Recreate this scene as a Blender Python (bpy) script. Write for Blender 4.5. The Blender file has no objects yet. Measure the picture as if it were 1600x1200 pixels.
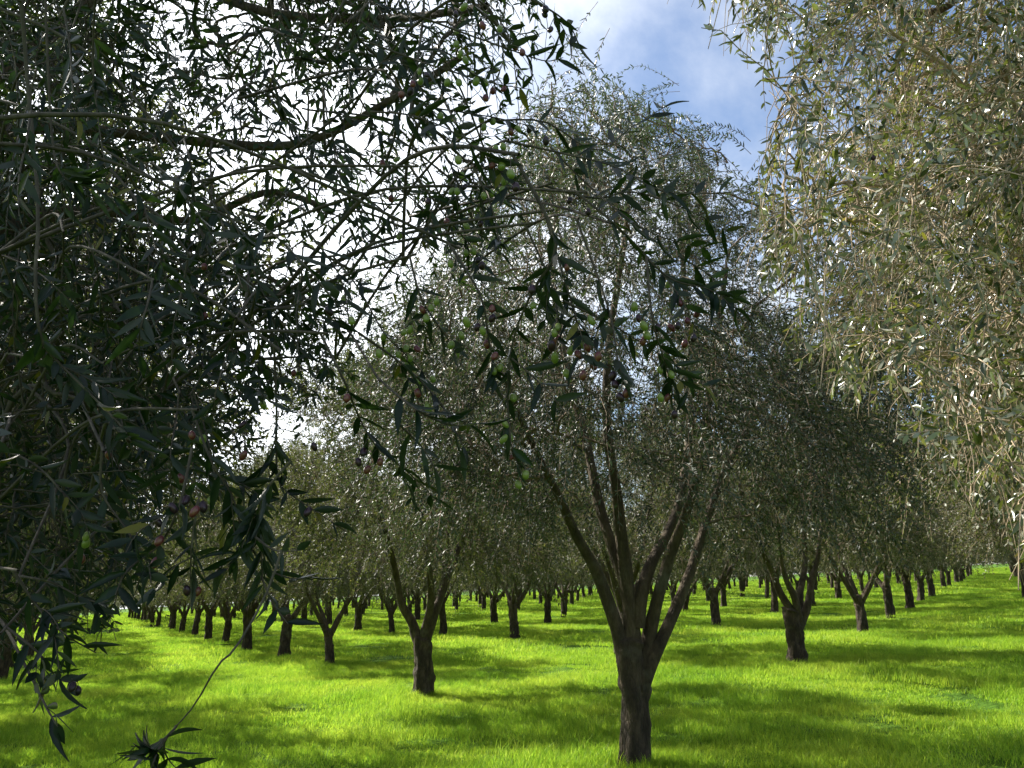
import bpy, math, random
import numpy as np
from mathutils import Vector
R = math.radians
rng = np.random.default_rng(11)
random.seed(5)
sc = bpy.context.scene
COL = sc.collection
CAM = np.array([0, 0, 1.6]); F = 1202.0; PIT = math.atan((916-600)/F)
SUN_AZ, SUN_EL = R(-52), R(42)
SUN = np.array([math.sin(SUN_AZ)*math.cos(SUN_EL), math.cos(SUN_AZ)*math.cos(SUN_EL), math.sin(SUN_EL)])

# ------------------------------------------------------------------ helpers
def gz(x, y):
    return 0.05*x + 0.05*np.sin(x*0.31+1.3)*np.cos(y*0.23+0.4) + 0.02*np.sin(x*0.9+y*0.7) + 0.015*np.sin(y*1.3-x*0.5)
def ray(px, py):
    a = (px-800)/F; b = -(py-600)/F
    return np.array([a, math.cos(PIT)-math.sin(PIT)*b, math.sin(PIT)+math.cos(PIT)*b])
def pt(px, py, Y):                       # a point seen in that direction, Y metres ahead
    d = ray(px, py); return CAM + d*(Y/d[1])
def proj(P):
    q = P-CAM; c, s = math.cos(PIT), math.sin(PIT)
    z = q[..., 1]*c+q[..., 2]*s; u = -q[..., 1]*s+q[..., 2]*c
    z = np.where(z > 0.05, z, 0.05)
    return 800+F*q[..., 0]/z, 600-F*u/z, z
def nrm(v):
    return v/np.maximum(np.linalg.norm(v, axis=-1, keepdims=True), 1e-9)

def mk(name, chunks, mats, parent=None, smooth=True):
    """chunks: list of (verts Nx3, faces MxK, material index)"""
    V = []; LI = []; ST = []; MI = []; off = 0; lo = 0
    for v, f, m in chunks:
        if len(f) == 0: continue
        V.append(v); LI.append((f+off).ravel()); k = f.shape[1]
        ST.append(lo+np.arange(len(f))*k); MI.append(np.full(len(f), m)); off += len(v); lo += f.size
    V = np.concatenate(V).astype(np.float32); LI = np.concatenate(LI).astype(np.int32)
    ST = np.concatenate(ST).astype(np.int32); MI = np.concatenate(MI).astype(np.int32)
    me = bpy.data.meshes.new(name)
    me.vertices.add(len(V)); me.vertices.foreach_set('co', V.ravel())
    me.loops.add(len(LI)); me.loops.foreach_set('vertex_index', LI)
    me.polygons.add(len(ST)); me.polygons.foreach_set('loop_start', ST)
    me.polygons.foreach_set('material_index', MI)
    if smooth: me.polygons.foreach_set('use_smooth', np.ones(len(ST), bool))
    me.update(calc_edges=True)
    for m in mats: me.materials.append(m)
    o = bpy.data.objects.new(name, me); COL.objects.link(o)
    if parent: o.parent = parent
    return o
def thing(name, label, cat, loc=(0, 0, 0), group=None):
    o = bpy.data.objects.new(name, None); COL.objects.link(o); o.location = loc; o.empty_display_size = .3
    o['label'] = label; o['category'] = cat
    if group: o['group'] = group
    return o

def tubes(P, rad, K=3, cap=False):
    """P (N,S,3) polylines, rad (N,S)"""
    N, S, _ = P.shape
    T = np.empty_like(P); T[:, 1:-1] = P[:, 2:]-P[:, :-2]; T[:, 0] = P[:, 1]-P[:, 0]; T[:, -1] = P[:, -1]-P[:, -2]
    T = nrm(T)
    ref = np.where(np.abs(nrm(P[:, -1:]-P[:, :1])[..., 2:3]) > .8, np.array([1., 0, 0]), np.array([0, 0, 1.]))
    A = nrm(np.cross(T, ref)); B = np.cross(T, A)
    an = np.arange(K)*2*math.pi/K
    V = P[:, :, None]+rad[:, :, None, None]*(A[:, :, None]*np.cos(an)[:, None]+B[:, :, None]*np.sin(an)[:, None])
    idx = np.arange(N*S*K).reshape(N, S, K)
    a = idx[:, :-1]; b = idx[:, 1:]
    Fc = np.stack([a, np.roll(a, -1, 2), np.roll(b, -1, 2), b], -1).reshape(-1, 4)
    return V.reshape(-1, 3), Fc

def bezier(P, n):                        # Catmull-Rom through points
    P = np.array(P, float); m = len(P)-1
    t = np.linspace(0, m, n); i = np.minimum(t.astype(int), m-1); u = (t-i)[:, None]
    g = lambda j: P[np.clip(j, 0, m)]
    p0, p1, p2, p3 = g(i-1), g(i), g(i+1), g(i+2)
    return .5*((2*p1)+(-p0+p2)*u+(2*p0-5*p1+4*p2-p3)*u**2+(-p0+3*p1-3*p2+p3)*u**3)

def limb_mesh(P, r0, r1, K=12, n=26, lump=.08, rs=None, flare=0):
    rs = rs or np.random.default_rng(1)
    C = bezier(P, n); t = np.linspace(0, 1, n)
    rad = r0+(r1-r0)*t**.8
    if flare: rad = rad*(1+flare*np.exp(-t*9))*np.sqrt(np.clip((1.02-t)/.16, 0.02, 1))
    V, Fc = tubes(C[None], rad[None], K)
    V = V.reshape(n, K, 3); ph = rs.uniform(0, 6, 6); an = np.arange(K)*2*math.pi/K
    k = 1+lump*(np.sin(an*3+ph[0]+t[:, None]*5)+.6*np.sin(an*5+ph[1]-t[:, None]*9)+.5*np.sin(an*2+t[:, None]*23+ph[2]))
    if flare: k = k+.12*np.exp(-t*7)[:, None]*np.sin(an*4+ph[3])
    k = k+rs.normal(0, lump*.25, k.shape)
    for _ in range(3 if not flare else 5):      # burls and pruning scars
        tb, ab = rs.uniform(.1, .9), rs.uniform(0, 6.28); k = k+rs.uniform(.1, .28)*np.exp(-((t[:, None]-tb)/.035)**2-((np.cos(an-ab)-1)/.25)**2)
    V = C[:, None]+(V-C[:, None])*k[..., None]
    V = V.reshape(-1, 3)
    # close the far end
    V = np.vstack([V, C[-1:]+(C[-1]-C[-2])*.3]); e = (n-1)*K
    cap = np.array([[e+i, e+(i+1) % K, n*K] for i in range(K)])
    return V, Fc, cap, C

# leaf templates: x = length, y = half width, z = fold
def leaf_tpl(q):
    if q == 0:                           # 4 points, one quad folded
        return np.array([[0, 0, 0], [.5, -.5, .0], [1, 0, -.03], [.5, .5, .0]]), np.array([[0, 1, 2, 3]])
    xs = [0, .12, .32, .55, .78, 1.0] if q == 2 else [0, .3, .65, 1]
    ws = [.05, .3, .5, .47, .27, 0.02] if q == 2 else [.06, .46, .42, .03]
    V = []; Fc = []
    for x, w in zip(xs, ws):
        zc = -.10*x*x
        V += [[x, -w, zc+.018*w*2], [x, 0, zc-.012], [x, w, zc+.018*w*2]]
    for i in range(len(xs)-1):
        a = i*3; Fc += [[a, a+3, a+4, a+1], [a+1, a+4, a+5, a+2]]
    return np.array(V), np.array(Fc)
TPL = [leaf_tpl(0), leaf_tpl(1), leaf_tpl(2)]
def leaves(pos, d, up, L, W, q):
    """pos,d,up (N,3); L,W (N,)"""
    tv, tf = TPL[q]
    X = nrm(d); Y = nrm(np.cross(up, X)); Z = np.cross(X, Y)
    bend = rng.uniform(-1.0, 3.4, len(pos))
    V = pos[:, None]+X[:, None]*(tv[:, 0]*1.0)[None, :, None]*L[:, None, None] \
        + Y[:, None]*tv[:, 1][None, :, None]*W[:, None, None] \
        + Z[:, None]*tv[:, 2][None, :, None]*(L*bend)[:, None, None]
    n = len(tv)
    Fc = (tf[None]+(np.arange(len(pos))*n)[:, None, None]).reshape(-1, tf.shape[1])
    return V.reshape(-1, 3), Fc

def grow(starts, dirs, lens, S=7, g=.5, wob=.18):
    N = len(starts); P = np.empty((N, S, 3)); P[:, 0] = starts; d = nrm(dirs); st = lens/(S-1)
    gv = np.broadcast_to(np.asarray(g, float), (N,))
    for s in range(1, S):
        d = d+rng.normal(0, 1, (N, 3))*np.reshape(wob, (-1, 1)); d[:, 2] -= gv/(S-1)*2.0
        d = nrm(d); P[:, s] = P[:, s-1]+d*st[:, None]
    return P
def sample_poly(P, idx, t):              # points on polylines
    S = P.shape[1]; x = t*(S-1); i = np.minimum(x.astype(int), S-2); u = (x-i)[:, None]
    a = P[idx, i]; b = P[idx, i+1]
    return a*(1-u)+b*u, nrm(b-a)
def leaf_on(P, n_per, t0=.15, L=.06, W=.013, q=0, fall=.25, keep=None):
    N = len(P); idx = np.repeat(np.arange(N), n_per); M = len(idx)
    t = t0+(1-t0)*((np.tile(np.arange(n_per)//2*2, N)+rng.uniform(0, .5, M))/n_per)
    pos, T = sample_poly(P, idx, np.clip(t, 0, 1))
    side = np.where(np.tile(np.arange(n_per) % 2, N) == 0, 1., -1.)[:, None]
    r0 = rng.normal(0, 1, (N, 3))[idx]+rng.normal(0, .45, (M, 3))
    pr = nrm(np.cross(T, r0))*side
    d = T*rng.uniform(.5, 1.7, (M, 1))+pr*1.0
    d[:, 2] -= fall*rng.uniform(0, 1.2, M)
    up = nrm(np.cross(pr, T))*np.sign(rng.uniform(-.25, 1, (M, 1)))+rng.normal(0, .45, (M, 3)); up[:, 2] += .35
    l = L*rng.uniform(.5, 1.25, M)*(1-.3*t); w = W*rng.uniform(.75, 1.25, M)
    if keep is not None:
        k = keep(pos); pos, d, up, l, w = pos[k], d[k], up[k], l[k], w[k]
    return leaves(pos, d, up, l, w, q)

# ------------------------------------------------------------------ materials
def newmat(name):
    m = bpy.data.materials.new(name); m.use_nodes = True; nt = m.node_tree; nt.nodes.clear()
    return m, nt, nt.nodes, nt.links
def ramp(N, L, src, stops):
    r = N.new('ShaderNodeValToRGB'); e = r.color_ramp.elements
    while len(e) < len(stops): e.new(.5)
    for el, (p, c) in zip(e, stops): el.position = p; el.color = (*c, 1)
    L.new(src, r.inputs[0]); return r.outputs[0]
def leaf_mat(name, tops, under, trans, rough=.38, tw=.35, spec=.5):
    m, nt, N, L = newmat(name)
    g = N.new('ShaderNodeNewGeometry'); top = ramp(N, L, g.outputs['Random Per Island'], tops)
    mix = N.new('ShaderNodeMix'); mix.data_type = 'RGBA'; L.new(g.outputs['Backfacing'], mix.inputs[0])
    L.new(top, mix.inputs[6]); mix.inputs[7].default_value = (*under, 1)
    p = N.new('ShaderNodeBsdfPrincipled'); L.new(mix.outputs[2], p.inputs['Base Color'])
    p.inputs['Roughness'].default_value = rough; p.inputs['Specular IOR Level'].default_value = spec
    t = N.new('ShaderNodeBsdfTranslucent')
    tm = N.new('ShaderNodeMix'); tm.data_type = 'RGBA'; tm.blend_type = 'MIX'; tm.inputs[0].default_value = .5
    L.new(top, tm.inputs[6]); tm.inputs[7].default_value = (*trans, 1); L.new(tm.outputs[2], t.inputs['Color'])
    s = N.new('ShaderNodeMixShader'); s.inputs[0].default_value = tw
    L.new(p.outputs[0], s.inputs[1]); L.new(t.outputs[0], s.inputs[2])
    o = N.new('ShaderNodeOutputMaterial'); L.new(s.outputs[0], o.inputs[0]); return m
LEAF = leaf_mat('olive_leaf', [(0, (.014, .024, .010)), (.55, (.032, .048, .018)), (.9, (.065, .08, .028)), (1, (.2, .16, .03))],
                (.16, .175, .11), (.19, .23, .04), .5, .34, .45)
LEAFA = leaf_mat('olive_leaf_shaded', [(0, (.008, .018, .010)), (.55, (.016, .033, .017)), (.9, (.04, .06, .027)), (1, (.12, .11, .02))],
                (.10, .13, .095), (.10, .15, .035), .46, .28, .45)  # darker copy of the leaf, shade of the forked tree's crown put into its colour
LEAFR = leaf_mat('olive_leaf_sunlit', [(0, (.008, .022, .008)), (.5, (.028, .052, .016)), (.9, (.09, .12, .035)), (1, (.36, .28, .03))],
                (.34, .35, .26), (.32, .38, .05), .27, .26, .8)  # lighter leaf copy, sunlight on the right crown painted into the colours
LEAFN = leaf_mat('olive_leaf_close_shaded', [(0, (.003, .010, .006)), (.6, (.006, .019, .008)), (.93, (.014, .038, .009)), (1, (.15, .13, .012))],
                 (.026, .038, .022), (.06, .13, .012), .36, .2, .28)  # near-black leaf copy, the overhanging tree's shade is painted in
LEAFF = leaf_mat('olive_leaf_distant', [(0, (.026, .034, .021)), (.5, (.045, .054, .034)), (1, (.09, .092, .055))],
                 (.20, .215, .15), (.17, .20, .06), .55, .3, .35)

def bark_mat(name, c1, c2, c3, scale=9, bump=.6, lichen=.25, up=None):
    m, nt, N, L = newmat(name)
    tc = N.new('ShaderNodeTexCoord'); mp = N.new('ShaderNodeMapping'); mp.inputs['Scale'].default_value = (1, 1, .35)
    L.new(tc.outputs['Object'], mp.inputs[0])
    n1 = N.new('ShaderNodeTexNoise'); n1.inputs['Scale'].default_value = scale; n1.inputs['Detail'].default_value = 9
    n1.inputs['Roughness'].default_value = .7; L.new(mp.outputs[0], n1.inputs['Vector'])
    v = N.new('ShaderNodeTexVoronoi'); v.inputs['Scale'].default_value = scale*3; v.feature = 'DISTANCE_TO_EDGE'
    L.new(mp.outputs[0], v.inputs['Vector'])
    col = ramp(N, L, n1.outputs[0], [(.3, c1), (.5, c2), (.68, c3)])
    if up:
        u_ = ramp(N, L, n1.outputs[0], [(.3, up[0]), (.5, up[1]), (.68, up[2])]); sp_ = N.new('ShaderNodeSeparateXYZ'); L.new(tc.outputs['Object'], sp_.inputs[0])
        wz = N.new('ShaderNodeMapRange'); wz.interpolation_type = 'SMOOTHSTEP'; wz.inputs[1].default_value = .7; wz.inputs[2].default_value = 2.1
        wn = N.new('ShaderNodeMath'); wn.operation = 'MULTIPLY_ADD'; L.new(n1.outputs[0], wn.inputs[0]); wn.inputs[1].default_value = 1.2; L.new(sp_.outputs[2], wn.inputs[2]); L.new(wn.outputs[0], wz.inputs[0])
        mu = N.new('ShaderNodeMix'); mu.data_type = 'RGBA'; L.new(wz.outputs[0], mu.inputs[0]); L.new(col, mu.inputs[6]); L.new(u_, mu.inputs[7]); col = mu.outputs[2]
    n2 = N.new('ShaderNodeTexNoise'); n2.inputs['Scale'].default_value = 3.5; n2.inputs['Detail'].default_value = 6; L.new(tc.outputs['Object'], n2.inputs['Vector'])
    mr = N.new('ShaderNodeMapRange'); mr.inputs[1].default_value = .55; mr.inputs[2].default_value = .7; mr.inputs[4].default_value = lichen
    L.new(n2.outputs[0], mr.inputs[0])
    mx = N.new('ShaderNodeMix'); mx.data_type = 'RGBA'; L.new(mr.outputs[0], mx.inputs[0]); L.new(col, mx.inputs[6]); mx.inputs[7].default_value = (.19, .19, .13, 1)
    ad = N.new('ShaderNodeMath'); ad.operation = 'MULTIPLY_ADD'; L.new(v.outputs[0], ad.inputs[0]); ad.inputs[1].default_value = .7; L.new(n1.outputs[0], ad.inputs[2])
    b = N.new('ShaderNodeBump'); b.inputs['Strength'].default_value = bump; b.inputs['Distance'].default_value = .03; L.new(ad.outputs[0], b.inputs['Height'])
    p = N.new('ShaderNodeBsdfPrincipled'); p.inputs['Roughness'].default_value = .9; L.new(mx.outputs[2], p.inputs['Base Color']); L.new(b.outputs[0], p.inputs['Normal'])
    o = N.new('ShaderNodeOutputMaterial'); L.new(p.outputs[0], o.inputs[0]); return m
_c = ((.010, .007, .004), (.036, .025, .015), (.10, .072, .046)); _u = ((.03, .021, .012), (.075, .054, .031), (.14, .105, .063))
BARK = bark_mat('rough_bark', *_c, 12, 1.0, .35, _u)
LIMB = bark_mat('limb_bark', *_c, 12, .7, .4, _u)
TWIGR = bark_mat('sunlit_twig_bark', (.22, .155, .095), (.38, .29, .19), (.58, .47, .33), 30, .1, .1)  # twig bark lightened so its colour carries the sunlight
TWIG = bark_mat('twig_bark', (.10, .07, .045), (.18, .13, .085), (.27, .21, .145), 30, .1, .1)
TWIGD = bark_mat('shaded_twig_bark', (.028, .022, .015), (.06, .048, .033), (.12, .10, .07), 40, .1, .1)  # twig bark darkened, foreground shade put into the colour

def olive_mat(name, a, b, c):
    m, nt, N, L = newmat(name)
    oi = N.new('ShaderNodeTexCoord'); n = N.new('ShaderNodeTexNoise'); n.inputs['Scale'].default_value = 60; L.new(oi.outputs['Object'], n.inputs[0])
    n.inputs['Detail'].default_value = 4
    col = ramp(N, L, n.outputs[0], [(.35, a), (.55, b), (.7, c)])
    p = N.new('ShaderNodeBsdfPrincipled'); p.inputs['Roughness'].default_value = .3; L.new(col, p.inputs['Base Color'])
    p.inputs['Subsurface Weight'].default_value = 0.0
    n3 = N.new('ShaderNodeTexNoise'); n3.inputs['Scale'].default_value = 400; L.new(oi.outputs['Object'], n3.inputs[0])
    b = N.new('ShaderNodeBump'); b.inputs['Strength'].default_value = .15; b.inputs['Distance'].default_value = .001; L.new(n3.outputs[0], b.inputs['Height']); L.new(b.outputs[0], p.inputs['Normal'])
    o = N.new('ShaderNodeOutputMaterial'); L.new(p.outputs[0], o.inputs[0]); return m
OL = {'g': olive_mat('green_olive_skin', (.12, .17, .028), (.18, .24, .042), (.22, .25, .06)),
      'p': olive_mat('turning_olive_skin', (.08, .010, .018), (.13, .025, .028), (.20, .10, .045)),
      'd': olive_mat('ripe_olive_skin', (.012, .007, .014), (.025, .009, .018), (.05, .012, .02))}

# ------------------------------------------------------------------ world, sun, camera
w = bpy.data.worlds.new('World'); sc.world = w; w.use_nodes = True
N, L = w.node_tree.nodes, w.node_tree.links; N.clear()
sky = N.new('ShaderNodeTexSky'); sky.sky_type = 'NISHITA'; sky.sun_disc = False
sky.sun_elevation = SUN_EL; sky.sun_rotation = SUN_AZ % (2*math.pi); sky.air_density = 1.0; sky.dust_density = 1.0; sky.ozone_density = 2.0
tc = N.new('ShaderNodeTexCoord'); sx = N.new('ShaderNodeSeparateXYZ'); L.new(tc.outputs['Generated'], sx.inputs[0])
def M(op, a, b=None, c=None):
    n = N.new('ShaderNodeMath'); n.operation = op
    for k, v in enumerate((a, b, c)):
        if v is None: continue
        if isinstance(v, (int, float)): n.inputs[k].default_value = v
        else: L.new(v, n.inputs[k])
    return n.outputs[0]
zz = M('MAXIMUM', sx.outputs[2], 0.0); den = M('ADD', zz, .25)
cx = N.new('ShaderNodeCombineXYZ'); L.new(M('DIVIDE', sx.outputs[0], den), cx.inputs[0]); L.new(M('DIVIDE', sx.outputs[1], den), cx.inputs[1])
cn = N.new('ShaderNodeTexNoise'); cn.inputs['Scale'].default_value = 1.7; cn.inputs['Detail'].default_value = 10; cn.inputs['Roughness'].default_value = .58; cn.inputs['Distortion'].default_value = .25
ofs = N.new('ShaderNodeVectorMath'); ofs.operation = 'ADD'; ofs.inputs[1].default_value = (3.35, 1.2, 0); L.new(cx.outputs[0], ofs.inputs[0]); L.new(ofs.outputs[0], cn.inputs['Vector'])
dt = N.new('ShaderNodeVectorMath'); dt.operation = 'DOT_PRODUCT'; nv = N.new('ShaderNodeVectorMath'); nv.operation = 'NORMALIZE'
L.new(tc.outputs['Generated'], nv.inputs[0]); L.new(nv.outputs[0], dt.inputs[0])
SK = nrm(np.array([-.50, .80, .42])); dt.inputs[1].default_value = SK      # the bright cloud bank in front of the sun
near = M('POWER', M('MAXIMUM', dt.outputs['Value'], 0.0), 9.0)
cov = M('ADD', cn.outputs[0], M('MULTIPLY', near, .55))
mr = N.new('ShaderNodeMapRange'); mr.interpolation_type = 'SMOOTHSTEP'; mr.inputs[1].default_value = .39; mr.inputs[2].default_value = .72; mr.inputs[4].default_value = .95; L.new(cov, mr.inputs[0])
lum = M('ADD', 8.5, M('MULTIPLY', near, 18.0))
cc = N.new('ShaderNodeCombineXYZ')
L.new(M('MULTIPLY', lum, .93), cc.inputs[0]); L.new(M('MULTIPLY', lum, .97), cc.inputs[1]); L.new(M('MULTIPLY', lum, 1.03), cc.inputs[2])
mx = N.new('ShaderNodeMix'); mx.data_type = 'RGBA'; sv = N.new('ShaderNodeVectorMath'); sv.operation = 'SCALE'; sv.inputs[3].default_value = 1.5; L.new(sky.outputs[0], sv.inputs[0]); L.new(mr.outputs[0], mx.inputs[0]); L.new(sv.outputs[0], mx.inputs[6]); L.new(cc.outputs[0], mx.inputs[7])
bg = N.new('ShaderNodeBackground'); bg.inputs[1].default_value = .052; L.new(mx.outputs[2], bg.inputs[0])
wo = N.new('ShaderNodeOutputWorld'); L.new(bg.outputs[0], wo.inputs[0])

sl = bpy.data.lights.new('sun', 'SUN'); sl.energy = 5.0; sl.angle = R(.6); sl.color = (1, .94, .84)
so = bpy.data.objects.new('sun', sl); COL.objects.link(so); so.rotation_euler = Vector(SUN).to_track_quat('Z', 'Y').to_euler(); so.location = (-20, 17, 30)
cd = bpy.data.cameras.new('camera'); cam = bpy.data.objects.new('camera', cd); COL.objects.link(cam); sc.camera = cam
cd.sensor_width = 36; cd.lens = 36*F/1600; cd.clip_end = 2000; cd.clip_start = .05
cam.location = CAM; cam.rotation_euler = (R(90)+PIT, 0, 0)
sc.view_settings.view_transform = 'Standard'; sc.view_settings.look = 'None'; sc.view_settings.exposure = 1.38
sc.cycles.max_bounces = 4; sc.cycles.diffuse_bounces = 2; sc.cycles.transmission_bounces = 3; sc.cycles.glossy_bounces = 2
sc.cycles.use_denoising = True

# ------------------------------------------------------------------ ground and grass
xs = np.concatenate([np.linspace(-400, -60, 18), np.linspace(-58, 58, 117), np.linspace(60, 400, 18)])
ys = np.concatenate([np.linspace(-60, -4, 10), np.linspace(-3, 80, 110), np.linspace(84, 500, 30)])
X, Y = np.meshgrid(xs, ys); V = np.stack([X, Y, gz(X, Y)], -1).reshape(-1, 3)
ii = np.arange(len(ys)*len(xs)).reshape(len(ys), len(xs))
Fq = np.stack([ii[:-1, :-1], ii[:-1, 1:], ii[1:, 1:], ii[1:, :-1]], -1).reshape(-1, 4)
m, nt, N, L = newmat('turf'); tc = N.new('ShaderNodeTexCoord')
n1 = N.new('ShaderNodeTexNoise'); n1.inputs['Scale'].default_value = .9; n1.inputs['Detail'].default_value = 12; n1.inputs['Roughness'].default_value = .75; L.new(tc.outputs['Object'], n1.inputs['Vector'])
n2 = N.new('ShaderNodeTexNoise'); n2.inputs['Scale'].default_value = 14; n2.inputs['Detail'].default_value = 8; L.new(tc.outputs['Object'], n2.inputs['Vector'])
c = ramp(N, L, n1.outputs[0], [(.3, (.03, .07, .008)), (.5, (.06, .13, .012)), (.7, (.11, .19, .02))])
p = N.new('ShaderNodeBsdfPrincipled'); p.inputs['Roughness'].default_value = 1; p.inputs['Specular IOR Level'].default_value = .1; L.new(c, p.inputs['Base Color'])
b = N.new('ShaderNodeBump'); b.inputs['Distance'].default_value = .08; L.new(n2.outputs[0], b.inputs['Height']); L.new(b.outputs[0], p.inputs['Normal'])
o = N.new('ShaderNodeOutputMaterial'); L.new(p.outputs[0], o.inputs[0])
g = mk('ground', [(V, Fq, 0)], [m]); g['kind'] = 'structure'

m, nt, N, L = newmat('grass_blade'); gg = N.new('ShaderNodeNewGeometry'); tc = N.new('ShaderNodeTexCoord')
n1 = N.new('ShaderNodeTexNoise'); n1.inputs['Scale'].default_value = .55; n1.inputs['Detail'].default_value = 5; L.new(gg.outputs['Position'], n1.inputs['Vector'])
c1 = ramp(N, L, n1.outputs[0], [(.30, (.22, .39, .026)), (.5, (.33, .50, .038)), (.70, (.45, .58, .055))])
c2 = ramp(N, L, gg.outputs['Random Per Island'], [(0, (.5, .68, .7)), (.6, (1, 1, 1)), (.93, (1.25, 1.15, 1.0)), (1, (1.5, 1.2, 2.5))])
mm = N.new('ShaderNodeMix'); mm.data_type = 'RGBA'; mm.blend_type = 'MULTIPLY'; mm.inputs[0].default_value = 1; L.new(c1, mm.inputs[6]); L.new(c2, mm.inputs[7])
p = N.new('ShaderNodeBsdfPrincipled'); p.inputs['Roughness'].default_value = .5; p.inputs['Specular IOR Level'].default_value = .25; L.new(mm.outputs[2], p.inputs['Base Color'])
t = N.new('ShaderNodeBsdfTranslucent'); L.new(mm.outputs[2], t.inputs[0]); s = N.new('ShaderNodeMixShader'); s.inputs[0].default_value = .6
L.new(p.outputs[0], s.inputs[1]); L.new(t.outputs[0], s.inputs[2]); o = N.new('ShaderNodeOutputMaterial'); L.new(s.outputs[0], o.inputs[0])
GRASS = m
def patch(nm, n, size, h, wd, q, seed):
    rs = np.random.default_rng(seed)
    r = size*np.sqrt(rs.uniform(0, 1, n))*(1+.15*rs.normal(0, 1, n)); a = rs.uniform(0, 6.283, n)
    base = np.stack([r*np.cos(a), r*np.sin(a), np.full(n, -.01)], -1)
    cl = .75+.35*np.sin(base[:, 0]*7/size+seed)*np.sin(base[:, 1]*6/size)
    H = h*cl*rs.uniform(.45, 1.25, n); th = rs.uniform(0, 6.283, n)
    lean = np.stack([np.cos(th), np.sin(th), np.zeros(n)], -1)*(H*rs.uniform(.1, .95, n))[:, None]
    ph = rs.uniform(0, 6.283, n); sd = np.stack([np.cos(ph), np.sin(ph), np.zeros(n)], -1)*(wd*rs.uniform(.6, 1.3, n)/2)[:, None]
    up = np.array([0, 0, 1.])*H[:, None]
    if q:
        V = np.stack([base-sd, base+sd, base+up*.6+lean*.3+sd*.8, base+up*.6+lean*.3-sd*.8, base+up+lean], 1)
        k = np.arange(n)[:, None]*5
        return mk(nm, [(V.reshape(-1, 3), np.array([[0, 1, 2, 3]])+k, 0), (V.reshape(-1, 3)[:0], np.zeros((0, 3), int), 0)], [GRASS]), V, k
    V = np.stack([base-sd, base+sd, base+up+lean], 1)
    return mk(nm, [(V.reshape(-1, 3), np.array([[0, 1, 2]])+np.arange(n)[:, None]*3, 0)], [GRASS]), V, None
def patch_near(nm, n, size, h, wd, seed):
    o, V, k = patch(nm+'_t', n, size, h, wd, True, seed)
    me = o.data; bpy.data.objects.remove(o); bpy.data.meshes.remove(me)
    VV = V.reshape(-1, 3)
    ob = mk(nm, [(VV, np.array([[0, 1, 2, 3]])+k, 0)], [GRASS])
    # tips: share the vertices
    me = ob.data; bpy.data.objects.remove(ob); bpy.data.meshes.remove(me)
    me = bpy.data.meshes.new(nm); me.vertices.add(len(VV)); me.vertices.foreach_set('co', VV.astype(np.float32).ravel())
    q4 = (np.array([[0, 1, 2, 3]])+k); q3 = (np.array([[3, 2, 4]])+k)
    LI = np.concatenate([q4.ravel(), q3.ravel()]).astype(np.int32)
    ST = np.concatenate([np.arange(len(q4))*4, q4.size+np.arange(len(q3))*3]).astype(np.int32)
    me.loops.add(len(LI)); me.loops.foreach_set('vertex_index', LI); me.polygons.add(len(ST)); me.polygons.foreach_set('loop_start', ST)
    me.update(calc_edges=True); me.materials.append(GRASS)
    return me
def unlinked(nm, me): return bpy.data.objects.new(nm, me)
srcs = []
for k, a in enumerate([(3000, .62, .10, .0050, 1), (3000, .62, .125, .0050, 2), (2600, .62, .065, .009, 3)]):
    srcs.append(unlinked('grass_tuft', patch_near('grass_tuft', *a)))
for k, a in enumerate([(3800, 1.35, .10, .011, 4), (3800, 1.35, .13, .011, 5)]):
    srcs.append(unlinked('grass_sward', patch_near('grass_sward', *a)))
o_, V_, _ = patch('grass_far', 5000, 3.6, .15, .035, False, 6); me = o_.data; bpy.data.objects.remove(o_); srcs.append(unlinked('grass_far', me))
pts = []; kind = []
def zone(y0, y1, st, kinds, sc_):
    for yy in np.arange(y0, y1, st):
        hw = .72*yy+3
        for xx in np.arange(-hw, hw, st):
            x = xx+rng.uniform(-.35, .35)*st; y = yy+rng.uniform(-.35, .35)*st
            pts.append((x, y, gz(x, y)-.005)); kind.append(kinds[int(rng.uniform(0, len(kinds)))])
zone(4.5, 19, .72, [0, 0, 1, 2], 1); zone(18.6, 48, 1.55, [3, 4], 1); zone(46, 170, 4.4, [5], 1)
for (x, y) in [(1.1, 7.47), (-1.42, 13), (-4.2, 18.8), (5.04, 14.44), (8.7, 20), (-7.2, 12), (-6.4, 22.6)]:
    for q in range(5):
        a = q*1.257+.4; pts.append((x+.42*math.cos(a), y+.42*math.sin(a), gz(x, y))); kind.append(1)
me = bpy.data.meshes.new('grass'); me.from_pydata(pts, [], [])
at = me.attributes.new('src', 'INT', 'POINT'); at.data.foreach_set('value', np.array(kind, np.int32))
at = me.attributes.new('rot', 'FLOAT_VECTOR', 'POINT'); rv = np.zeros((len(pts), 3), np.float32); rv[:, 2] = rng.uniform(0, 6.28, len(pts)); rv[:, 1] = -.05
at.data.foreach_set('vector', rv.ravel())
at = me.attributes.new('siz', 'FLOAT', 'POINT'); at.data.foreach_set('value', rng.uniform(.72, 1.15, len(pts)).astype(np.float32))
go = bpy.data.objects.new('grass', me); COL.objects.link(go); go['kind'] = 'stuff'; go['label'] = 'short bright green grass covering the orchard floor'; go['category'] = 'grass'
ng = bpy.data.node_groups.new('grass_spread', 'GeometryNodeTree'); ng.interface.new_socket('Geometry', in_out='INPUT', socket_type='NodeSocketGeometry'); ng.interface.new_socket('Geometry', in_out='OUTPUT', socket_type='NodeSocketGeometry')
gi = ng.nodes.new('NodeGroupInput'); gout = ng.nodes.new('NodeGroupOutput'); jn = ng.nodes.new('GeometryNodeJoinGeometry')
def attr(nm, ty):
    a = ng.nodes.new('GeometryNodeInputNamedAttribute'); a.data_type = ty; a.inputs[0].default_value = nm
    return [s for s in a.outputs if s.enabled][0]
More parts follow.
